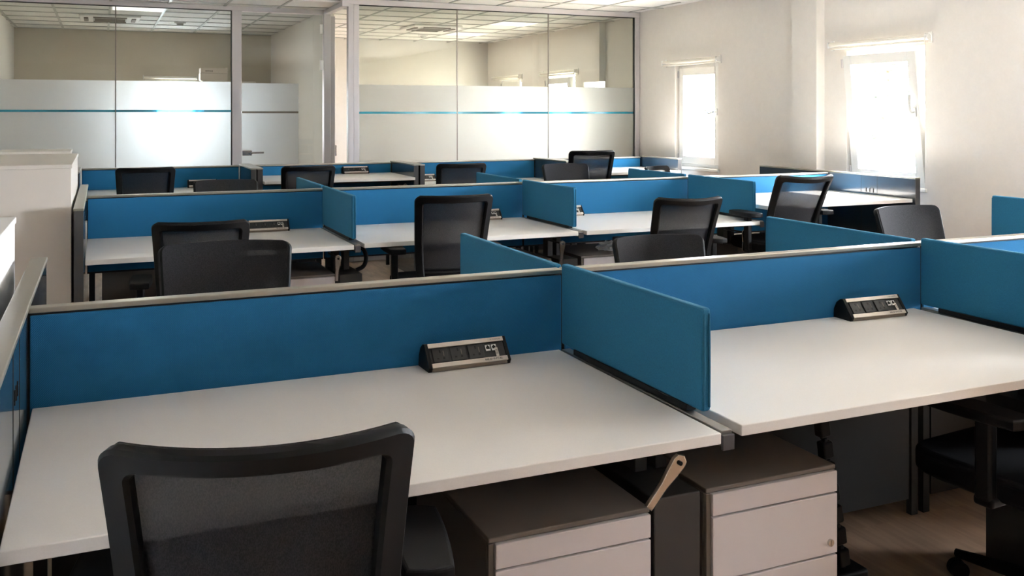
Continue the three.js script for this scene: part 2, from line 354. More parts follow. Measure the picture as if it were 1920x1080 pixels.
// desk with its corner (left, back) at x0, zb; dir +1 when its front looks away from the glass offices
function desk(x0, x1, zb, depth, h, dir, label, o = {}) {
  const t = thing('desk', label, 'desk', [x0, 0, zb], 0, 'bench desks');
  const W = x1 - x0, Z = (a, b) => dir > 0 ? [a, b] : [-b, -a];
  const B = (xa, xb, ya, yb, za, zc, r) => bx(xa, xb, ya, yb, ...Z(za, zc), r);
  part('tabletop', B(0, W, h - 0.025, h, 0, depth, 0.0025), M.desk, t);
  part('support_beam', B(0.06, W - 0.06, h - 0.065, h - 0.026, 0.3, 0.36, 0.003), M.steel, t);
  if (o.leg !== false) {
    const lx = W + (o.legShift ?? 0.02);
    part('leg_case', B(lx - 0.1 + (o.caseShift ?? 0), lx + 0.027 + (o.caseShift ?? 0), 0, 0.55, 0.34, 0.65, 0.004), M.steel, t);
    part('leg_post', B(lx - 0.055, lx - 0.02, 0.55, h - 0.066, 0.42, 0.49, 0.003), M.steel, t);
    part('leg_post', B(lx + 0.005, lx + 0.038, 0.55, h - 0.066, 0.42, 0.49, 0.003), M.steel, t);
    part('leg_bracket', B(lx - 0.07, lx + 0.045, h - 0.066, h - 0.04, 0.2, 0.6, 0.003), M.steel, t);
    const r = part('screen_rail', B(lx - 0.014, lx + 0.015, h - 0.035, h, 0.0, depth - 0.012, 0.002), M.rail, t);
    part('rail_end', B(lx - 0.015, lx + 0.016, h - 0.042, h - 0.008, depth - 0.012, depth - 0.003, 0.002), M.railEnd, r);
  }
  if (o.crank !== undefined) {                                       // fold-out crank that raises the top
    const c = new THREE.Group(); c.name = 'crank'; t.add(c);
    c.position.set(o.crankX ?? W - 0.07, h - 0.078, dir * (depth - 0.075));
    const lever = extrude([[-0.016, 0], [-0.013, 0.011], [0, 0.017], [0.013, 0.011], [0.016, 0], [0.0125, -0.03], [0.0075, -0.06], [0.007, -0.118], [-0.007, -0.118], [-0.0075, -0.06], [-0.0125, -0.03]], 0.008, 0.002);
    const l = part('crank_handle', lever, M.chrome, c); l.rotation.z = o.crank; if (dir < 0) l.rotation.y = Math.PI;
    part('crank_screw', cyl(0.005, 0.005, 0.006, [0, 0, dir * 0.012], 'z', 10), M.black, c);
    part('crank_shaft', cyl(0.006, 0.006, 0.22, [0, 0, -dir * 0.11], 'z', 10), M.steel, c);
  }
  if (o.hose) part('cable_hose', tube([[0.02, h - 0.05, dir * 0.55], [0.065, h - 0.07, dir * 0.56], [0.08, h - 0.12, dir * 0.57], [0.065, h - 0.165, dir * 0.57], [0.025, h - 0.185, dir * 0.57]], 0.012, 24, 8), M.black, t);
  return t;
}
function divider(x0, x1, z, label, board) {
  const t = thing('divider_panel', label, 'divider', [x0, 0, z], 0, 'blue divider panels along the desk rows');
  const W = x1 - x0;
  part('fabric_face', bx(0.003, W - 0.003, 0.55, 0.960, 0.012, 0.019, 0.003), M.panel, t);
  part('fabric_face', bx(0.003, W - 0.003, 0.55, 0.960, -0.019, -0.012, 0.003), M.panel, t);
  part('core', bx(0, W, 0.54, 0.965, -0.013, 0.013), M.seam, t);
  part('top_cap', bx(0, W, 0.965, 0.978, -0.02, 0.02, 0.003), M.cap, t);
  if (board) part('added_shade_board', bx(0.05, W - 0.05, 0.06, 0.54, -0.01, 0.01), M.seam, t);  // added near-black board that keeps the space under the desks dark
  part('foot', bx(0.01, 0.04, 0, 0.545, -0.012, 0.012), M.seam, t);
  part('foot', bx(W - 0.04, W - 0.01, 0, 0.545, -0.012, 0.012), M.seam, t);
  return t;
}
function sideScreen(x, zb, dir, len, y0, y1, toe, label) {
  const t = thing('side_screen', label, 'screen', [x, 0, zb], toe, 'teal fabric side screens');
  part('fabric_panel', bx(-0.0125, 0.0125, y0, y1, ...(dir > 0 ? [0, len] : [-len, 0]), 0.007), M.screen, t);
  part('edge_piping', merge([-1, 1].map((s) => tube([[s * 0.007, y0 + 0.01, dir * (len - 0.0005)], [s * 0.007, (y0 + y1) / 2, dir * (len + 0.0005)], [s * 0.007, y1 - 0.012, dir * (len - 0.0005)]], 0.0035, 10, 6))), M.screen, t);
  part('clamp', bx(-0.014, 0.014, y0 - 0.014, y0 + 0.002, ...(dir > 0 ? [0.08, len - 0.06] : [-(len - 0.06), -0.08]), 0.002), M.seam, t);
  return t;
}
function endPanel(x, za, zb, h, label, slotZ, side = 1, low = 0) {
  const t = thing('end_panel', label, 'panel', [x, 0, 0], 0, 'dark end panels of the desk rows');
  part('board', bx(-0.021, 0.021, low, h - 0.012, za, zb, 0.002), M.gloss, t);
  part('front_edge', bx(-0.0215, 0.0215, low, h - 0.012, zb, zb + 0.004, 0.001), M.endEdge, t);
  part('top_cap', bx(-0.024, 0.024, h - 0.012, h, za, zb + 0.004, 0.003), M.cap, t);
  if (slotZ !== undefined) {
    for (let i = 0; i < 3; i++) part('cable_slot', bx(side * 0.0212 - 0.001, side * 0.0212 + 0.001, 0.855, 0.885, slotZ + i * 0.035, slotZ + i * 0.035 + 0.008), M.hole, t);
    for (const dz of [-0.05, 0.11]) part('seam', bx(side * 0.0211 - 0.0006, side * 0.0211 + 0.0006, 0.55, h - 0.013, slotZ + dz, slotZ + dz + 0.003), M.seam, t);
  }
  return t;
}
const socketTag = plaque('NHE-GF-1P-P17-B2', 512, 48, '#cfc8c0', '#1c1816', 42);
const topTag = plaque('AC 13 EUFLPN', 256, 32, '#c6c0b8', '#7a746c', 26);
const sideTag = plaque('B2/D2', 128, 32, '#cfc8c0', '#4a4642', 26);
const M_tag1 = std({ map: socketTag, roughness: 0.6 }), M_tag2 = std({ map: topTag, roughness: 0.6 }), M_tag3 = std({ map: sideTag, roughness: 0.6 });
let boxProto;
function socketBox(x, y, zback, turn, label) {
  const L = 0.225;
  if (!boxProto) {
    const t = boxProto = new THREE.Group();
    // profile in (z, y): back foot, rounded hump, sloping face, front lip
    const prof = [[0, 0], [0.004, 0.03], [0.016, 0.052], [0.032, 0.064], [0.044, 0.0665], [0.088, 0.012], [0.082, 0]];
    const capG = (x0) => { const g = extrude(prof.map(([z, yy]) => [-z, yy]), 0.008, 0.0015); g.rotateY(Math.PI / 2); return g.translate(x0, 0, 0); };
    const body = extrude(prof.map(([z, yy]) => [-(z * 0.97 + 0.001), yy * 0.965]), L); body.rotateY(Math.PI / 2); body.translate(-L / 2, 0, 0);
    part('housing', body, M.socket, t);
    part('end_cap', capG(-L / 2 - 0.008), M.black, t); part('end_cap', capG(L / 2), M.black, t);
    const face = new THREE.Group(); face.name = 'face_plate'; t.add(face);          // sloping face: x along, y up the slope
    face.position.set(0, 0.0393, 0.0665); face.rotation.x = -Math.atan2(0.044, 0.0545) ;
    const fh = 0.070;
    part('top_strip', bx(-L / 2, L / 2, fh / 2 - 0.013, fh / 2, -0.001, 0.0035, 0.001), M.alu, face);
    part('bottom_strip', merge([bx(-L / 2, L / 2, -fh / 2 - 0.001, -fh / 2 + 0.012, -0.001, 0.0035, 0.001)]), M.alu, face);
    part('identity_label', new THREE.PlaneGeometry(0.074, 0.0085).translate(L / 2 - 0.043, -fh / 2 + 0.0055, 0.0039), M_tag1, face, 'printed identity label');
    part('rating_label', new THREE.PlaneGeometry(0.046, 0.0075).translate(L / 2 - 0.025, fh / 2 - 0.0068, 0.0039), M_tag2, face);
    part('front_lip', bx(-L / 2, L / 2, 0.001, 0.0115, 0.0785, 0.0862, 0.001), M.lip, t);
    for (let i = 0; i < 3; i++) {
      const s = new THREE.Group(); s.name = 'socket'; face.add(s); s.position.set(-L / 2 + 0.031 + i * 0.0525, -0.0005, 0);
      part('socket_face', bx(-0.0225, 0.0225, -0.0205, 0.0205, -0.001, 0.0018, 0.001), M.socket, s);
      part('pin_hole', merge([bx(-0.002, 0.002, 0.007, 0.015, 0.0012, 0.0022), bx(-0.0115, -0.006, -0.0115, -0.0075, 0.0012, 0.0022), bx(0.006, 0.0115, -0.0115, -0.0075, 0.0012, 0.0022)]), M.hole, s);
      part('indicator', bx(0.0085, 0.0105, -0.003, 0.012, 0.0015, 0.0021), M.pedBody, s);
    }
    for (const x0 of [0.061, 0.0795]) {
      const j = new THREE.Group(); j.name = 'data_jack'; face.add(j); j.position.set(x0, 0.0055, 0);
      part('jack_body', bx(-0.007, 0.007, -0.0085, 0.0085, -0.001, 0.0022, 0.0005), M.white, j);
      part('jack_hole', merge([bx(-0.0052, 0.0052, -0.004, 0.0035, 0.0015, 0.0026), bx(-0.0025, 0.0025, 0.0035, 0.0068, 0.0015, 0.0026)]), M.hole, j);
    }
    const st = part('port_label', new THREE.PlaneGeometry(0.026, 0.009).translate(0, 0, 0.0029), M_tag3, face); st.position.set(0.0845, -0.0095, 0); st.rotation.z = -Math.PI / 2;
  }
  const o = boxProto.clone(); o.name = numbered('power_socket_box'); scene.add(o);
  o.position.set(x, y, zback); o.rotation.y = turn; o.userData = { label, category: 'socket box', group: 'desktop power and data boxes' };
  return o;
}
function pedestal(x0, zf, dir, label, o = {}) {
  const t = thing('drawer_pedestal', label, 'pedestal', [x0, 0, zf], dir > 0 ? 0 : Math.PI, 'drawer pedestals under the desks');
  const W = 0.395, H = 0.55, D = o.depth ?? 0.5;
  part('body', bx(0, W, 0.03, H - 0.012, -D, -0.02, 0.003), M.pedBody, t);
  part('top_panel', bx(0, W, H - 0.0115, H, -D, -0.008, 0.003), M.pedBody, t);
  part('side_edge', bx(-0.0005, 0.012, 0.03, H - 0.012, -0.02, -0.006, 0.002), M.pedBody, t);
  const rows = [[0.485, 0.5385], [0.33, 0.482], [0.04, 0.327]];
  for (const [a, b] of rows) {
    const d = part('drawer', bx(0.014, W - 0.002, a, b - 0.0015, -0.02, 0, 0.002), M.pedFront, t);
    if (a === 0.33) part('lock', merge([cyl(0.009, 0.009, 0.006, [W - 0.026, 0.36, 0.003], 'z', 16), bx(W - 0.0275, W - 0.0245, 0.354, 0.366, 0.005, 0.0075)]), M.chrome, d);
  }
  for (const px of [0.05, W - 0.05]) for (const pz of [-0.06, -D + 0.06]) part('castor', cyl(0.015, 0.015, 0.02, [px, 0.015, pz], 'x', 12), M.black, t);
  return t;
}

// ---------------------------------------------------------------- task chair
const lerp = THREE.MathUtils.lerp;
const BL = 0.56;                                                     // length of the backrest
const profile = new THREE.CatmullRomCurve3([[0, 0, 0.225], [0, 0.12, 0.2], [0, 0.25, 0.215], [0, 0.4, 0.262], [0, 0.54, 0.318]].map((p) => new THREE.Vector3(...p)));
function backPoint(a, b, off) {                                      // a across, b up the back, off along its normal (rear +)
  const t = THREE.MathUtils.clamp(b / BL, 0, 1), p = profile.getPoint(t), tg = profile.getTangent(t);
  const k = lerp(0.05, 0.1, t), z = p.z - k * (a / 0.235) ** 2, dz = -2 * k * a / (0.235 ** 2);
  const n = new THREE.Vector3(1, 0, dz).cross(new THREE.Vector3(0, tg.y, tg.z)).normalize(); if (n.z < 0) n.negate();
  return new THREE.Vector3(a, p.y, z).addScaledVector(n, off);
}
const halfW = (b) => lerp(0.182, 0.216, b / BL);
function loop(inset, bi0, bi1, rad, N = 88) {                        // rounded outline on the back surface
  const pts = [], b0 = bi0, b1 = BL - bi1;
  const corner = (sx, top, from) => {
    for (let i = 0; i <= 7; i++) {
      const an = from + (Math.PI / 2) * i / 7, bb = (top ? b1 - rad : b0 + rad) + rad * Math.sin(an);
      pts.push([sx * (halfW(bb) - inset - rad) + rad * Math.cos(an), bb]);
    }
  };
  const side = (sx, up) => { for (let i = 1; i < 12; i++) { const f = i / 12, bb = up ? lerp(b0 + rad, b1 - rad, f) : lerp(b1 - rad, b0 + rad, f); pts.push([sx * (halfW(bb) - inset), bb]); } };
  const flat = (top) => { const bb = top ? b1 : b0; const w = halfW(bb) - inset - rad; for (let i = 1; i < 12; i++) { const f = i / 12; pts.push([top ? lerp(w, -w, f) : lerp(-w, w, f), bb]); } };
  corner(1, false, -Math.PI / 2); side(1, true); corner(1, true, 0); flat(true); corner(-1, true, Math.PI / 2); side(-1, false); corner(-1, false, Math.PI); flat(false);
  return pts;
}
function chairFrameGeometry() {
  const T = 0.0125, o = loop(0, 0, 0, 0.03), o2 = loop(0.005, 0.005, 0.005, 0.027), i2 = loop(0.036, 0.044, 0.032, 0.02), i1 = loop(0.041, 0.05, 0.037, 0.016);
  const rings = [[o, T * 0.5], [o2, T], [i2, T], [i1, T * 0.5], [i1, -T * 0.5], [i2, -T], [o2, -T], [o, -T * 0.5]];
  const n = o.length, pos = [], idx = [];
  for (const [l, off] of rings) for (const [a, b] of l) pos.push(...backPoint(a, b, off).toArray());
  for (let r = 0; r < 8; r++) for (let i = 0; i < n; i++) { const a = r * n + i, b = r * n + (i + 1) % n, c = ((r + 1) % 8) * n + i, d = ((r + 1) % 8) * n + (i + 1) % n; idx.push(a, c, b, b, c, d); }
  const g = new THREE.BufferGeometry(); g.setAttribute('position', new THREE.Float32BufferAttribute(pos, 3)); g.setIndex(idx); g.computeVertexNormals();
  return uvBox(toCreasedNormals(g, 0.7));
}
function chairMeshGeometry(off) {
  const NA = 14, NB = 26, pos = [], uv = [], idx = [];
  for (let j = 0; j <= NB; j++) for (let i = 0; i <= NA; i++) { const b = lerp(0.003, BL - 0.003, 0.5 - 0.5 * Math.cos(Math.PI * j / NB)), r = 0.029, e = Math.max(0, b - (BL - r), r - b), w = halfW(b) - 0.003 - (r - Math.sqrt(Math.max(0, r * r - e * e))), a = lerp(-w, w, i / NA); pos.push(...backPoint(a, b, off).toArray()); uv.push(a, b); }
  for (let j = 0; j < NB; j++) for (let i = 0; i < NA; i++) { const a = j * (NA + 1) + i; idx.push(a, a + 1, a + NA + 1, a + 1, a + NA + 2, a + NA + 1); }
  const g = new THREE.BufferGeometry(); g.setAttribute('position', new THREE.Float32BufferAttribute(pos, 3)); g.setAttribute('uv', new THREE.Float32BufferAttribute(uv, 2)); g.setIndex(idx); g.computeVertexNormals();
  return g;
}
const chairG = {};
{
  chairG.frame = chairFrameGeometry(); chairG.mesh = chairMeshGeometry(-0.0138);
  const rib = (b) => { const pts = []; for (let i = 0; i <= 10; i++) { const w = halfW(b) - 0.045; pts.push(backPoint(lerp(-w, w, i / 10), b, 0.002).toArray()); } return tube(pts, 0.0062, 20, 6); };
  chairG.ribs = merge([0, 1, 2, 3, 4, 5].map((i) => rib(0.055 + i * 0.021)));
  const s = new THREE.Shape(); const w = 0.24, d = 0.23, r = 0.09;
  s.moveTo(-w + r, -d); s.lineTo(w - r, -d); s.quadraticCurveTo(w, -d, w, -d + r); s.lineTo(w, d - r); s.quadraticCurveTo(w, d, w - r, d); s.lineTo(-w + r, d); s.quadraticCurveTo(-w, d, -w, d - r); s.lineTo(-w, -d + r); s.quadraticCurveTo(-w, -d, -w + r, -d);
  chairG.seat = new THREE.ExtrudeGeometry(s, { depth: 0.035, bevelEnabled: true, bevelSize: 0.02, bevelThickness: 0.018, bevelSegments: 4, curveSegments: 10 }).rotateX(-Math.PI / 2);
  chairG.pan = new RoundedBoxGeometry(0.4, 0.03, 0.38, 2, 0.012);
  chairG.bracket = merge([tube([[0, -0.05, 0.05], [0, -0.06, 0.2], [0, -0.02, 0.265], [0, 0.07, 0.262]], 0.022, 20, 8), new RoundedBoxGeometry(0.3, 0.05, 0.022, 2, 0.01).translate(0, 0.065, 0.255)]);
  chairG.arm = merge([new RoundedBoxGeometry(0.035, 0.225, 0.05, 2, 0.01).translate(0, 0.118, 0), new RoundedBoxGeometry(0.12, 0.028, 0.06, 2, 0.01).translate(-0.045, 0.004, 0)]);
  const pad = new THREE.Shape(); pad.moveTo(-0.036, -0.13); pad.quadraticCurveTo(0, -0.145, 0.036, -0.13); pad.quadraticCurveTo(0.05, 0, 0.04, 0.115); pad.quadraticCurveTo(0, 0.14, -0.04, 0.115); pad.quadraticCurveTo(-0.05, 0, -0.036, -0.13);
  chairG.pad = new THREE.ExtrudeGeometry(pad, { depth: 0.016, bevelEnabled: true, bevelSize: 0.007, bevelThickness: 0.007, bevelSegments: 3, curveSegments: 8 }).rotateX(-Math.PI / 2);
  chairG.leg = new THREE.CylinderGeometry(0.014, 0.026, 0.27, 8).scale(1, 1, 0.8).rotateZ(-Math.PI / 2 - 0.12).translate(0.15, 0.09, 0);
  chairG.castor = merge([cyl(0.027, 0.027, 0.016, [0, 0.027, -0.012], 'z', 16), cyl(0.027, 0.027, 0.016, [0, 0.027, 0.012], 'z', 16), cyl(0.008, 0.008, 0.04, [0, 0.055, 0], 'y', 8)]);
}
// x, z: middle of the backrest's top edge; top: its height; face: direction the sitter looks, in degrees (0 = towards the glass offices)
function chair(x, z, top, face, label, o = {}) {
  const a = -face * Math.PI / 180, sx = x - Math.sin(a) * 0.31, sz = z - Math.cos(a) * 0.31;
  const t = thing('office_chair', label, 'chair', [sx, 0, sz], a, 'black mesh task chairs');
  const back = new THREE.Group(); back.name = 'backrest'; t.add(back);
  const seatY = top - BL + 0.02 - 0.03;                              // underside of the seat cushion
  back.position.y = top - 0.54 - 0.006; if (o.lean) { back.rotation.x = o.lean; back.position.z -= Math.sin(o.lean) * 0.54; back.position.y += (1 - Math.cos(o.lean)) * 0.54; }
  back.scale.x = o.wide ?? 1;
  part('back_frame', chairG.frame, M.black, back); part('back_mesh', chairG.mesh, M.mesh, back, 'dark see-through mesh'); part('lumbar_ribs', chairG.ribs, M.black, back);
  const p = (name, g, m, px, py, pz) => { const q = part(name, g, m, t); q.position.set(px, py, pz); return q; };
  p('back_bracket', chairG.bracket, M.black, 0, seatY + 0.03, 0);
  p('seat', chairG.seat, M.blackSoft, 0, seatY + 0.03, -0.03);
  p('seat_pan', chairG.pan, M.black, 0, seatY, -0.03);
  for (const s of [-1, 1]) {
    const arm = p('armrest', chairG.arm, M.black, s * 0.275, seatY + 0.01, 0.0); if (s < 0) arm.rotation.y = Math.PI;
    const pad = part('arm_pad', chairG.pad, M.black, arm); pad.position.set(0, 0.234, -0.03 * s); if (s < 0) pad.rotation.y = Math.PI;
  }
  const colTop = seatY - 0.01;
  p('gas_column', new THREE.CylinderGeometry(0.02, 0.028, colTop - 0.08, 16), M.black, 0, (colTop + 0.08) / 2, 0);
  for (let i = 0; i < 5; i++) {
    const an = i * Math.PI * 0.4 + (o.spin ?? 0.3);
    const l = p('base_leg', chairG.leg, M.black, 0, 0, 0); l.rotation.y = an;
    const c = part('castor', chairG.castor, M.black, l); c.position.set(0.278, 0, 0); c.rotation.y = 1.1 * i;
  }
  return t;
}

// ---------------------------------------------------------------- row farthest from the glass offices
const XA = [-1.4, 0.0, 1.442, 2.9];
{
  const A = ROW.a;
  endPanel(-1.43, -0.83, 0.88, 0.985, 'glossy dark end panel beside the low white cabinet', 0.3, 1);
  desk(-1.4, 0.0, 0.0, 0.8, 0.74, 1, 'white desk between glossy end panel and side screen, in row farthest from glass offices', { crank: -0.72, crankX: 1.335, legShift: 0.022 });
  desk(0.062, 1.415, 0.0, 0.79, 0.746, 1, 'white desk over two side by side cabinets and a hanging cable spine', { crank: -0.5, legShift: 0.05 });
  desk(1.5, 2.85, 0.0, 0.8, 0.74, 1, 'white desk between the cable spine desk and the one against the window wall', { legShift: 0.05 });
  desk(2.955, 4.15, 0.0, 0.8, 0.74, 1, 'white desk against the window wall in the row farthest from the glass offices', { leg: false });
  desk(2.955, 4.15, -0.043, 0.79, 0.73, -1, 'white desk against the window wall, facing the middle row', { leg: false });
  divider(2.922, 4.15, -0.021, 'blue woven divider against the window wall, row farthest from glass offices');
  endPanel(4.176, -0.83, 0.84, 0.985, 'dark end panel against the window wall, row farthest from glass offices');
  pedestal(2.3, 0.66, 1, 'added unseen drawer pedestal under the desk two places past the cable spine');  // this and the pedestals just below: unseen, added to block light under the desks
  pedestal(3.7, 0.66, 1, 'added unseen drawer pedestal under the desk against the window wall');
  pedestal(-0.13, -0.7, -1, 'added unseen drawer pedestal facing the middle row, behind the glossy-ended divider');
  pedestal(0.53, -0.7, -1, 'added unseen drawer pedestal facing the middle row, behind the cable spine desk');
  pedestal(1.97, -0.7, -1, 'added unseen drawer pedestal facing the middle row, nearest the window wall');
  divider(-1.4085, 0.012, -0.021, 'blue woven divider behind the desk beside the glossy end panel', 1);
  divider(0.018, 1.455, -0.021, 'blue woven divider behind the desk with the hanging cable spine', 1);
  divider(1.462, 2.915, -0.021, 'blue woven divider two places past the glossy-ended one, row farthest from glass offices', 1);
  sideScreen(0.017, 0.004, 1, 0.705, 0.757, 0.995, 0.012, 'teal side screen between two desks, facing away from glass offices, beside glossy-ended desk');
  sideScreen(1.455, 0.004, 1, 0.705, 0.757, 0.995, 0, 'teal side screen between the cable spine desk and the desk nearest windows');
  // desks on the other side of the same dividers
  desk(-1.4, -0.02, -0.043, 0.79, 0.73, -1, 'white desk behind the glossy-ended divider, facing the middle row', {});
  desk(0.06, 1.415, -0.043, 0.79, 0.73, -1, 'white desk facing the middle row, between two teal side screens', { legShift: 0.05 });
  desk(1.5, 2.85, -0.043, 0.79, 0.73, -1, 'white desk facing the middle row, nearest the window wall', { legShift: 0.05 });
  sideScreen(0.02, -0.046, -1, 0.82, 0.745, 0.985, 0, 'teal side screen facing the middle row, beside the row end chair');
  sideScreen(1.465, -0.046, -1, 0.82, 0.745, 0.985, 0, 'teal side screen facing the middle row, behind the cable spine desk');
  sideScreen(2.91, -0.046, -1, 0.85, 0.745, 1.025, 0, 'teal side screen standing nearest the peach lit wall by the windows');
  socketBox(-0.317, 0.74, 0.0, 0.02, 'power and data box on the desk beside the glossy end panel');
  socketBox(1.172, 0.746, 0.0, -0.03, 'power and data box on the desk with the hanging cable spine');
  pedestal(-0.505, 0.69, 1, 'taupe drawer pedestal with off-white fronts, under the glossy-ended desk');
  pedestal(0.068, 0.655, 1, 'taupe drawer pedestal with a lock, under the cable spine desk');
  // vertebra cable spine under the second desk
  const c = thing('cable_spine', 'black jointed cable spine hanging under a desk beside the locked pedestal', 'cable spine', [0.6, 0, 0.43]);
  for (let i = 0; i < 9; i++) { const s = part('spine_link', merge([bx(-0.018, 0.018, -0.024, 0.024, -0.016, 0.016, 0.006), bx(-0.006, 0.006, -0.034, 0.034, -0.008, 0.008, 0.003)]), M.black, c); s.position.set(0.008 * i - 0.01, 0.68 - i * 0.06, 0.004 * i); s.rotation.z = 0.13; }
  part('spine_foot', bx(0.0, 0.12, 0, 0.17, -0.03, 0.07, 0.01), M.black, c);
}

// ---------------------------------------------------------------- middle row
{
  const XB = [-1.322, 0.012, 1.363, 2.69, 4.0], z = -3.28;
  endPanel(-1.349, -4.13, -2.46, 0.985, 'dark end panel of the middle row, against the tall cream cabinet');
  endPanel(4.02, -4.13, -2.42, 0.99, 'dark end panel of the middle row, below the tilted open window', -2.886, -1);
  const H = [0.737, 0.742, 0.742, 0.838];
  const who = ['beside the tall cream cabinet', 'second from the tall cream cabinet', 'third from the tall cream cabinet', 'raised, below the tilted open window'];
  for (let i = 0; i < 4; i++) {
    const x0 = XB[i] + (i ? 0.035 : 0.002), x1 = i < 3 ? XB[i + 1] - 0.022 : 3.995;
    desk(x0, x1, z, 0.84, H[i], 1, `white middle row desk facing away from the glass offices, ${who[i]}`, { leg: i < 3, legShift: 0.022, caseShift: 0.045, crank: i < 3 ? -0.08 : undefined, crankX: x1 - x0 - 0.07, hose: i === 1 });
    desk(x0, x1, z - 0.043, 0.8, 0.74, -1, `white middle row desk facing the glass offices, ${who[i].replace('raised, ', '')}`, { leg: i < 3, legShift: 0.022 });
    divider(XB[i] + (i ? 0.004 : 0), XB[i + 1] - 0.004, z - 0.021, `blue divider in the middle row, ${who[i].replace('raised, ', '')}`);
  }
  for (let i = 1; i < 4; i++) {
    sideScreen(XB[i] + 0.0, z + 0.004, 1, 0.75, 0.757, 0.995, 0, `middle row teal side screen facing away from glass offices, ${NTH[i]} from tall cabinet`);
    sideScreen(XB[i] + 0.0, z - 0.046, -1, 0.8, 0.757, 0.995, 0, `middle row teal side screen facing the glass offices, ${NTH[i]} from tall cabinet`);
  }
  socketBox(-0.335, H[0], z, 0, 'power and data box on the middle row desk beside the tall cabinet');
  socketBox(1.05, H[1], z, 0, 'power and data box on the second middle row desk from the tall cabinet');
  socketBox(1.66, H[2], z, 0, 'power and data box on the third middle row desk from the tall cabinet');
  socketBox(3.0, H[3], z, 0, 'power and data box on the raised desk below the tilted window');
  pedestal(-0.455, -2.66, 1, 'drawer pedestal under the middle row desk beside the tall cabinet');
  pedestal(0.89, -2.68, 1, 'drawer pedestal under the second middle row desk from the tall cabinet');
  pedestal(1.49, -2.68, 1, 'drawer pedestal with a crumpled plastic bag on top, middle row');
  pedestal(-0.85, -3.97, -1, 'drawer pedestal facing the glass offices, beside the tall cream cabinet');
  pedestal(3.35, -2.66, 1, 'drawer pedestal under the raised desk below the tilted window');
}

// ---------------------------------------------------------------- row along the glass offices
{
  const z = -6.15, D = [[-1.4, -0.125, 0.795], [-0.02, 1.275, 0.88], [1.385, 2.78, 0.79], [2.89, 4.03, 0.872]];
  const who = ['beside the far cream cabinet', 'in front of the glass door', 'third from the far cream cabinet', 'nearest the casement window'];
  D.forEach(([x0, x1, h], i) => {
    desk(x0, x1, z, 0.76, h, 1, `white desk along the glass offices, ${who[i]}`, { leg: false, crank: i === 1 ? -0.1 : undefined });
    divider(x0, x1, z - 0.021, `blue divider against the glass offices, behind the desk ${who[i]}`);
    if (i) endPanel(x0 - 0.026, z - 0.04, z + 0.7, 0.99, `dark end panel on the cabinet side of the desk ${who[i]}`);
    if (i < 3) endPanel(x1 + 0.026, z - 0.04, z + 0.7, 0.99, `dark end panel on the window side of the desk ${who[i]}`);
    else endPanel(x1 + 0.026, z - 0.04, z + 0.7, 0.99, 'dark end panel on the window side of the desk nearest the casement');
  });
  endPanel(-1.428, z - 0.04, z + 0.7, 0.99, 'dark end panel between the far cream cabinet and the glass office row');
  socketBox(-0.44, 0.795, z, 0, 'power and data box on the glass office desk beside the far cabinet');
  socketBox(0.92, 0.88, z, 0, 'power and data box on the desk in front of the glass door');
  socketBox(1.58, 0.79, z, 0, 'power and data box on the third desk along the glass offices');
}

// ---------------------------------------------------------------- chairs
chair(-1.04, 1.125, 0.966, 10.8, 'black mesh chair drawn up to the desk beside the glossy end panel', { wide: 1.07 });
chair(1.25, 0.97, 0.95, -6, 'black mesh chair at the desk with the hanging cable spine');
chair(-0.83, -1.99, 0.95, 5, 'black mesh chair at the middle row desk beside the tall cream cabinet');
chair(-0.81, -1.27, 0.955, 184, 'black mesh chair facing away from the glass offices, behind the glossy-ended divider', { wide: 1.12 });
chair(0.477, -2.15, 1.013, 4, 'black mesh chair with ribbed lumbar at the second middle row desk');
chair(1.86, -2.0, 0.994, 8, 'black mesh chair turned aside at the third middle row desk', { lean: 0.12 });
chair(1.07, -1.2, 0.889, 186, 'black mesh chair set low, facing away from glass offices, between teal screens', { wide: 1.05 });
chair(2.86, -2.16, 1.105, 4, 'black mesh chair set high at the raised desk below the tilted window', { lean: 0.2 });
chair(2.56, -1.2, 0.963, 176, 'black mesh chair facing away from glass offices, nearest the peach lit wall', { wide: 1.1 });
chair(-0.935, -5.2, 1.03, 0, 'black mesh chair at the glass office desk beside the far cabinet');
chair(-0.45, -4.38, 0.98, 182, 'black mesh chair facing away from glass offices, near the tall cream cabinet');
chair(0.268, -4.95, 1.0278, 0, 'black mesh chair at the desk in front of the glass door');
chair(1.505, -4.79, 1.0305, 4, 'black mesh chair at the third desk along the glass offices');
chair(2.255, -4.5, 1.0286, 178, 'black mesh chair facing away from glass offices, third from the tall cabinet');
chair(2.74, -4.8, 1.1165, 8, 'black mesh chair set highest, along the glass offices');
chair(3.28, -4.76, 0.97, 150, 'black mesh chair turned towards the casement window');
chair(1.62, -9.2, 0.94, 90, 'black mesh chair inside the glass fronted office, behind its open door');

// ---------------------------------------------------------------- storage along the left
function cabinet(name, x0, x1, z0, z1, h, label, mat = M.cabinet) {
  const t = thing(name, label, 'cabinet', [x0, 0, z1]);
  const W = x1 - x0, D = z1 - z0;
  part('body', bx(0, W, 0.05, h - 0.02, -D, 0, 0.002), mat, t);
  part('top_board', bx(-0.004, W + 0.004, h - 0.02, h, -D - 0.004, 0.006, 0.003), mat, t);
  part('plinth', bx(0.02, W - 0.02, 0, 0.05, -D + 0.02, -0.02), M.seam, t);
  return t;
}
cabinet('storage_cabinet', -1.95, -1.5, -0.846, 1.6, 1.115, 'low white cabinet running alongside the glossy dark end panel', M.whiteSatin);
cabinet('storage_cabinet', -2.3, -1.385, -4.0, -2.62, 1.19, 'tall cream cabinet at the end of the middle row');
cabinet('storage_cabinet', -1.94, -1.46, -5.6, -5.1, 1.165, 'narrow cream cabinet by the row along the glass offices');

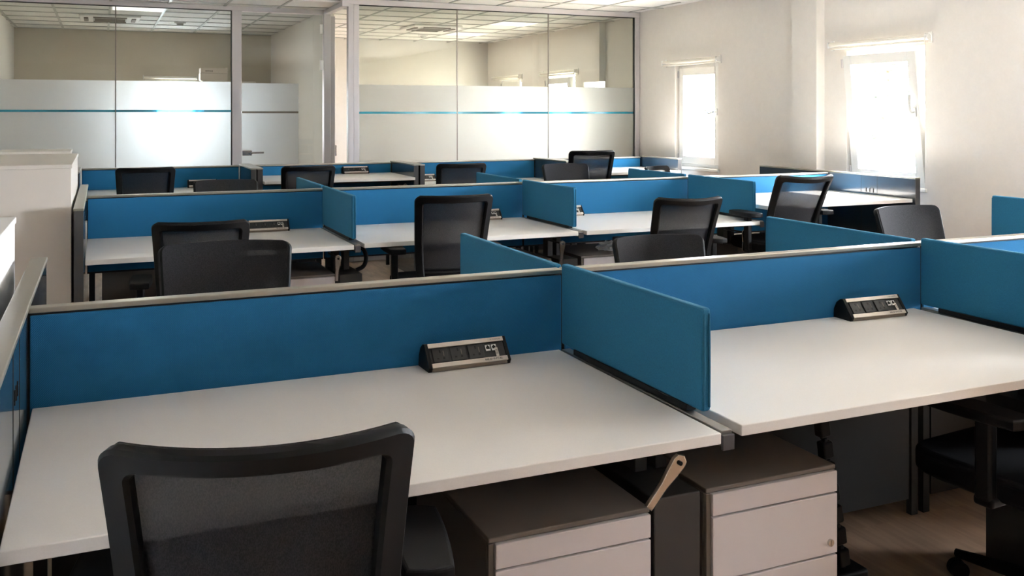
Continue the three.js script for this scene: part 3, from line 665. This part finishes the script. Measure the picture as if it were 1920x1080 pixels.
// ---------------------------------------------------------------- left office contents
{
  cabinet('storage_cabinet', -0.04, 0.62, LFARZ + 0.02, LFARZ + 0.52, 1.86, 'tall office cabinet under the paper boxes behind the glass front');
  const office = plaque('OFFICE', 512, 128, '#eadfd3', '#4a4444', 76, 'left');
  const faceM = std({ map: textTex(512, 96, (g, w, h) => { g.fillStyle = '#eadfd3'; g.fillRect(0, 0, w, h); g.fillStyle = '#554c4a'; g.font = 'bold 44px sans-serif'; g.textBaseline = 'middle'; g.fillText('OFFICE', 78, 58); }), roughness: 0.8 });
  const z = LFARZ + 0.5;
  const b1 = thing('paper_box', 'plain cream paper box under the lettered box on the office cabinet', 'box', [-0.075, 1.86, z]);
  part('carton', bx(0, 0.34, 0.012, 0.1, -0.24, 0, 0.003), M.paper, b1); part('carton_base', bx(0.01, 0.33, 0, 0.014, -0.23, -0.01), M.paper, b1);
  const b2 = thing('paper_box', 'cream paper box lettered OFFICE on top of the plain box', 'box', [-0.07, 1.963, z]);
  part('carton', bx(0, 0.335, 0, 0.066, -0.24, 0, 0.003), M.paper, b2); part('lid_flap', bx(0.325, 0.342, 0.03, 0.075, -0.2, 0.004, 0.002), M.paper, b2);
  const f = new THREE.PlaneGeometry(0.325, 0.061); part('lettering', f.translate(0.1675, 0.033, 0.0008), faceM, b2);
}
// crumpled clear bag on a middle row pedestal
{
  const g = new THREE.IcosahedronGeometry(0.075, 3); const p = g.attributes.position, v = new THREE.Vector3();
  for (let i = 0; i < p.count; i++) { v.fromBufferAttribute(p, i); const k = 1 + 0.35 * Math.sin(v.x * 90 + v.z * 40) * Math.sin(v.z * 110 - v.y * 60); v.multiplyScalar(k); v.y = Math.max(-0.02, v.y * 0.45); p.setXYZ(i, v.x, v.y, v.z * 0.7); }
  g.computeVertexNormals();
  const m = new THREE.Mesh(g, M.plastic); m.name = 'plastic_bag'; m.position.set(1.78, 0.572, -2.86); m.castShadow = true; scene.add(m);
  m.userData = { label: 'crumpled clear plastic bag lying on a middle row drawer pedestal', category: 'bag' };
}

// ---------------------------------------------------------------- ceiling fittings
function cassette(x, z, label) {
  const t = thing('ceiling_air_conditioner', label, 'air conditioner', [x, OFFICECEIL, z], 0, 'ceiling cassettes in the offices');
  part('panel', bx(-0.31, 0.31, -0.028, 0.002, -0.31, 0.31, 0.012), M.white, t);
  const g = part('grille', bx(-0.17, 0.17, -0.036, -0.026, -0.17, 0.17, 0.004), M.grid, t);
  for (let i = 0; i < 9; i++) part('grille_slat', bx(-0.155, 0.155, -0.04, -0.034, -0.15 + i * 0.036, -0.138 + i * 0.036), M.pedBody, g);
  for (let i = 0; i < 4; i++) { const v = part('air_vane', bx(-0.17, 0.17, -0.04, -0.022, 0.22, 0.265, 0.004), M.pedBody, t); v.rotation.y = i * Math.PI / 2; }
}
cassette(2.507, -8.62, 'square air conditioning cassette in the ceiling of the window side office');
cassette(-1.16, -8.9, 'square air conditioning cassette in the ceiling of the taupe walled office');
function detector(x, z, label) {
  const t = thing('smoke_detector', label, 'detector', [x, OFFICECEIL, z], 0, 'smoke detectors in the offices');
  part('base', cyl(0.062, 0.066, 0.022, [0, -0.008, 0]), M.white, t); part('chamber', cyl(0.045, 0.03, 0.028, [0, -0.032, 0]), M.grid, t);
}
detector(2.78, -9.75, 'round smoke detector on the ceiling of the window side office');
detector(-0.4, -9.2, 'round smoke detector on the ceiling of the taupe walled office');
function ledPanel(x, z, where, label) {
  const y = where === 'main' ? CEIL : OFFICECEIL;
  const t = thing('ceiling_light', label, 'ceiling light', [x, y, z], 0, 'square ceiling light panels');
  part('frame', merge([bx(-0.255, 0.255, -0.006, 0.003, -0.255, -0.24), bx(-0.255, 0.255, -0.006, 0.003, 0.24, 0.255), bx(-0.255, -0.24, -0.006, 0.003, -0.24, 0.24), bx(0.24, 0.255, -0.006, 0.003, -0.24, 0.24)]), M.white, t);
  part('light_diffuser', bx(-0.24, 0.24, -0.002, 0.003, -0.24, 0.24), M.led, t);
  const l = new THREE.RectAreaLight(new THREE.Color().setRGB(1, 0.97, 0.93), where === 'left' ? 14 : 5, 0.46, 0.46);
  l.position.set(0, -0.012, 0); l.rotation.x = -Math.PI / 2; t.add(l);
}
LIGHTS.forEach(([x, z, where]) => ledPanel(x, z, where, where === 'left' ? 'square white light panel in the taupe walled office ceiling' : z > -9 ? 'square light panel near the glass front, window side office ceiling' : 'square light panel near the far wall, window side office ceiling'));

// ---------------------------------------------------------------- outside the windows
struct('ground', bx(WALLX + 1, 90, -6.3, -6, -60, 40), M.ground);
function pine(x, z, h, label) {
  const t = thing('pine_tree', label, 'tree', [x, -6, z], 0, 'trees outside the windows');
  part('trunk', cyl(0.08, 0.2, h, [0, h / 2, 0], 'y', 10), M.bark, t);
  const fol = [];
  for (let i = 0; i < 900; i++) {
    const f = 0.3 + 0.7 * rnd(), r = (1 - f) * 2.6 + 0.35, an = rnd() * 6.28, rr = r * Math.sqrt(rnd());
    fol.push(new THREE.TetrahedronGeometry(0.05 + 0.11 * rnd(), 0).scale(1.5, 0.6, 1.5).rotateY(rnd() * 6).translate(Math.cos(an) * rr, h * f, Math.sin(an) * rr));
  }
  const m = part('foliage', merge(fol), M.leaf, t); m.userData.kind = 'stuff';
}
pine(17, -15.6, 9.6, 'pine tree outside, seen through the tilted open window');
{
  const b = thing('outbuilding', 'pale building outside, seen through the casement window', 'building', [22, -6, -31]);
  part('wall', bx(-3, 3, 0, 6.2, -3, 3), M.render, b);
  part('roof', bx(-3.2, 3.2, 6.2, 6.5, -3.2, 3.2, 0.03), M.ground, b);
  for (let i = 0; i < 3; i++) part('window', bx(-3.02, -2.98, 4.2, 5.4, -2.2 + i * 1.7, -1.2 + i * 1.7), M.steel, b);
}

renderer.render(scene, camera);
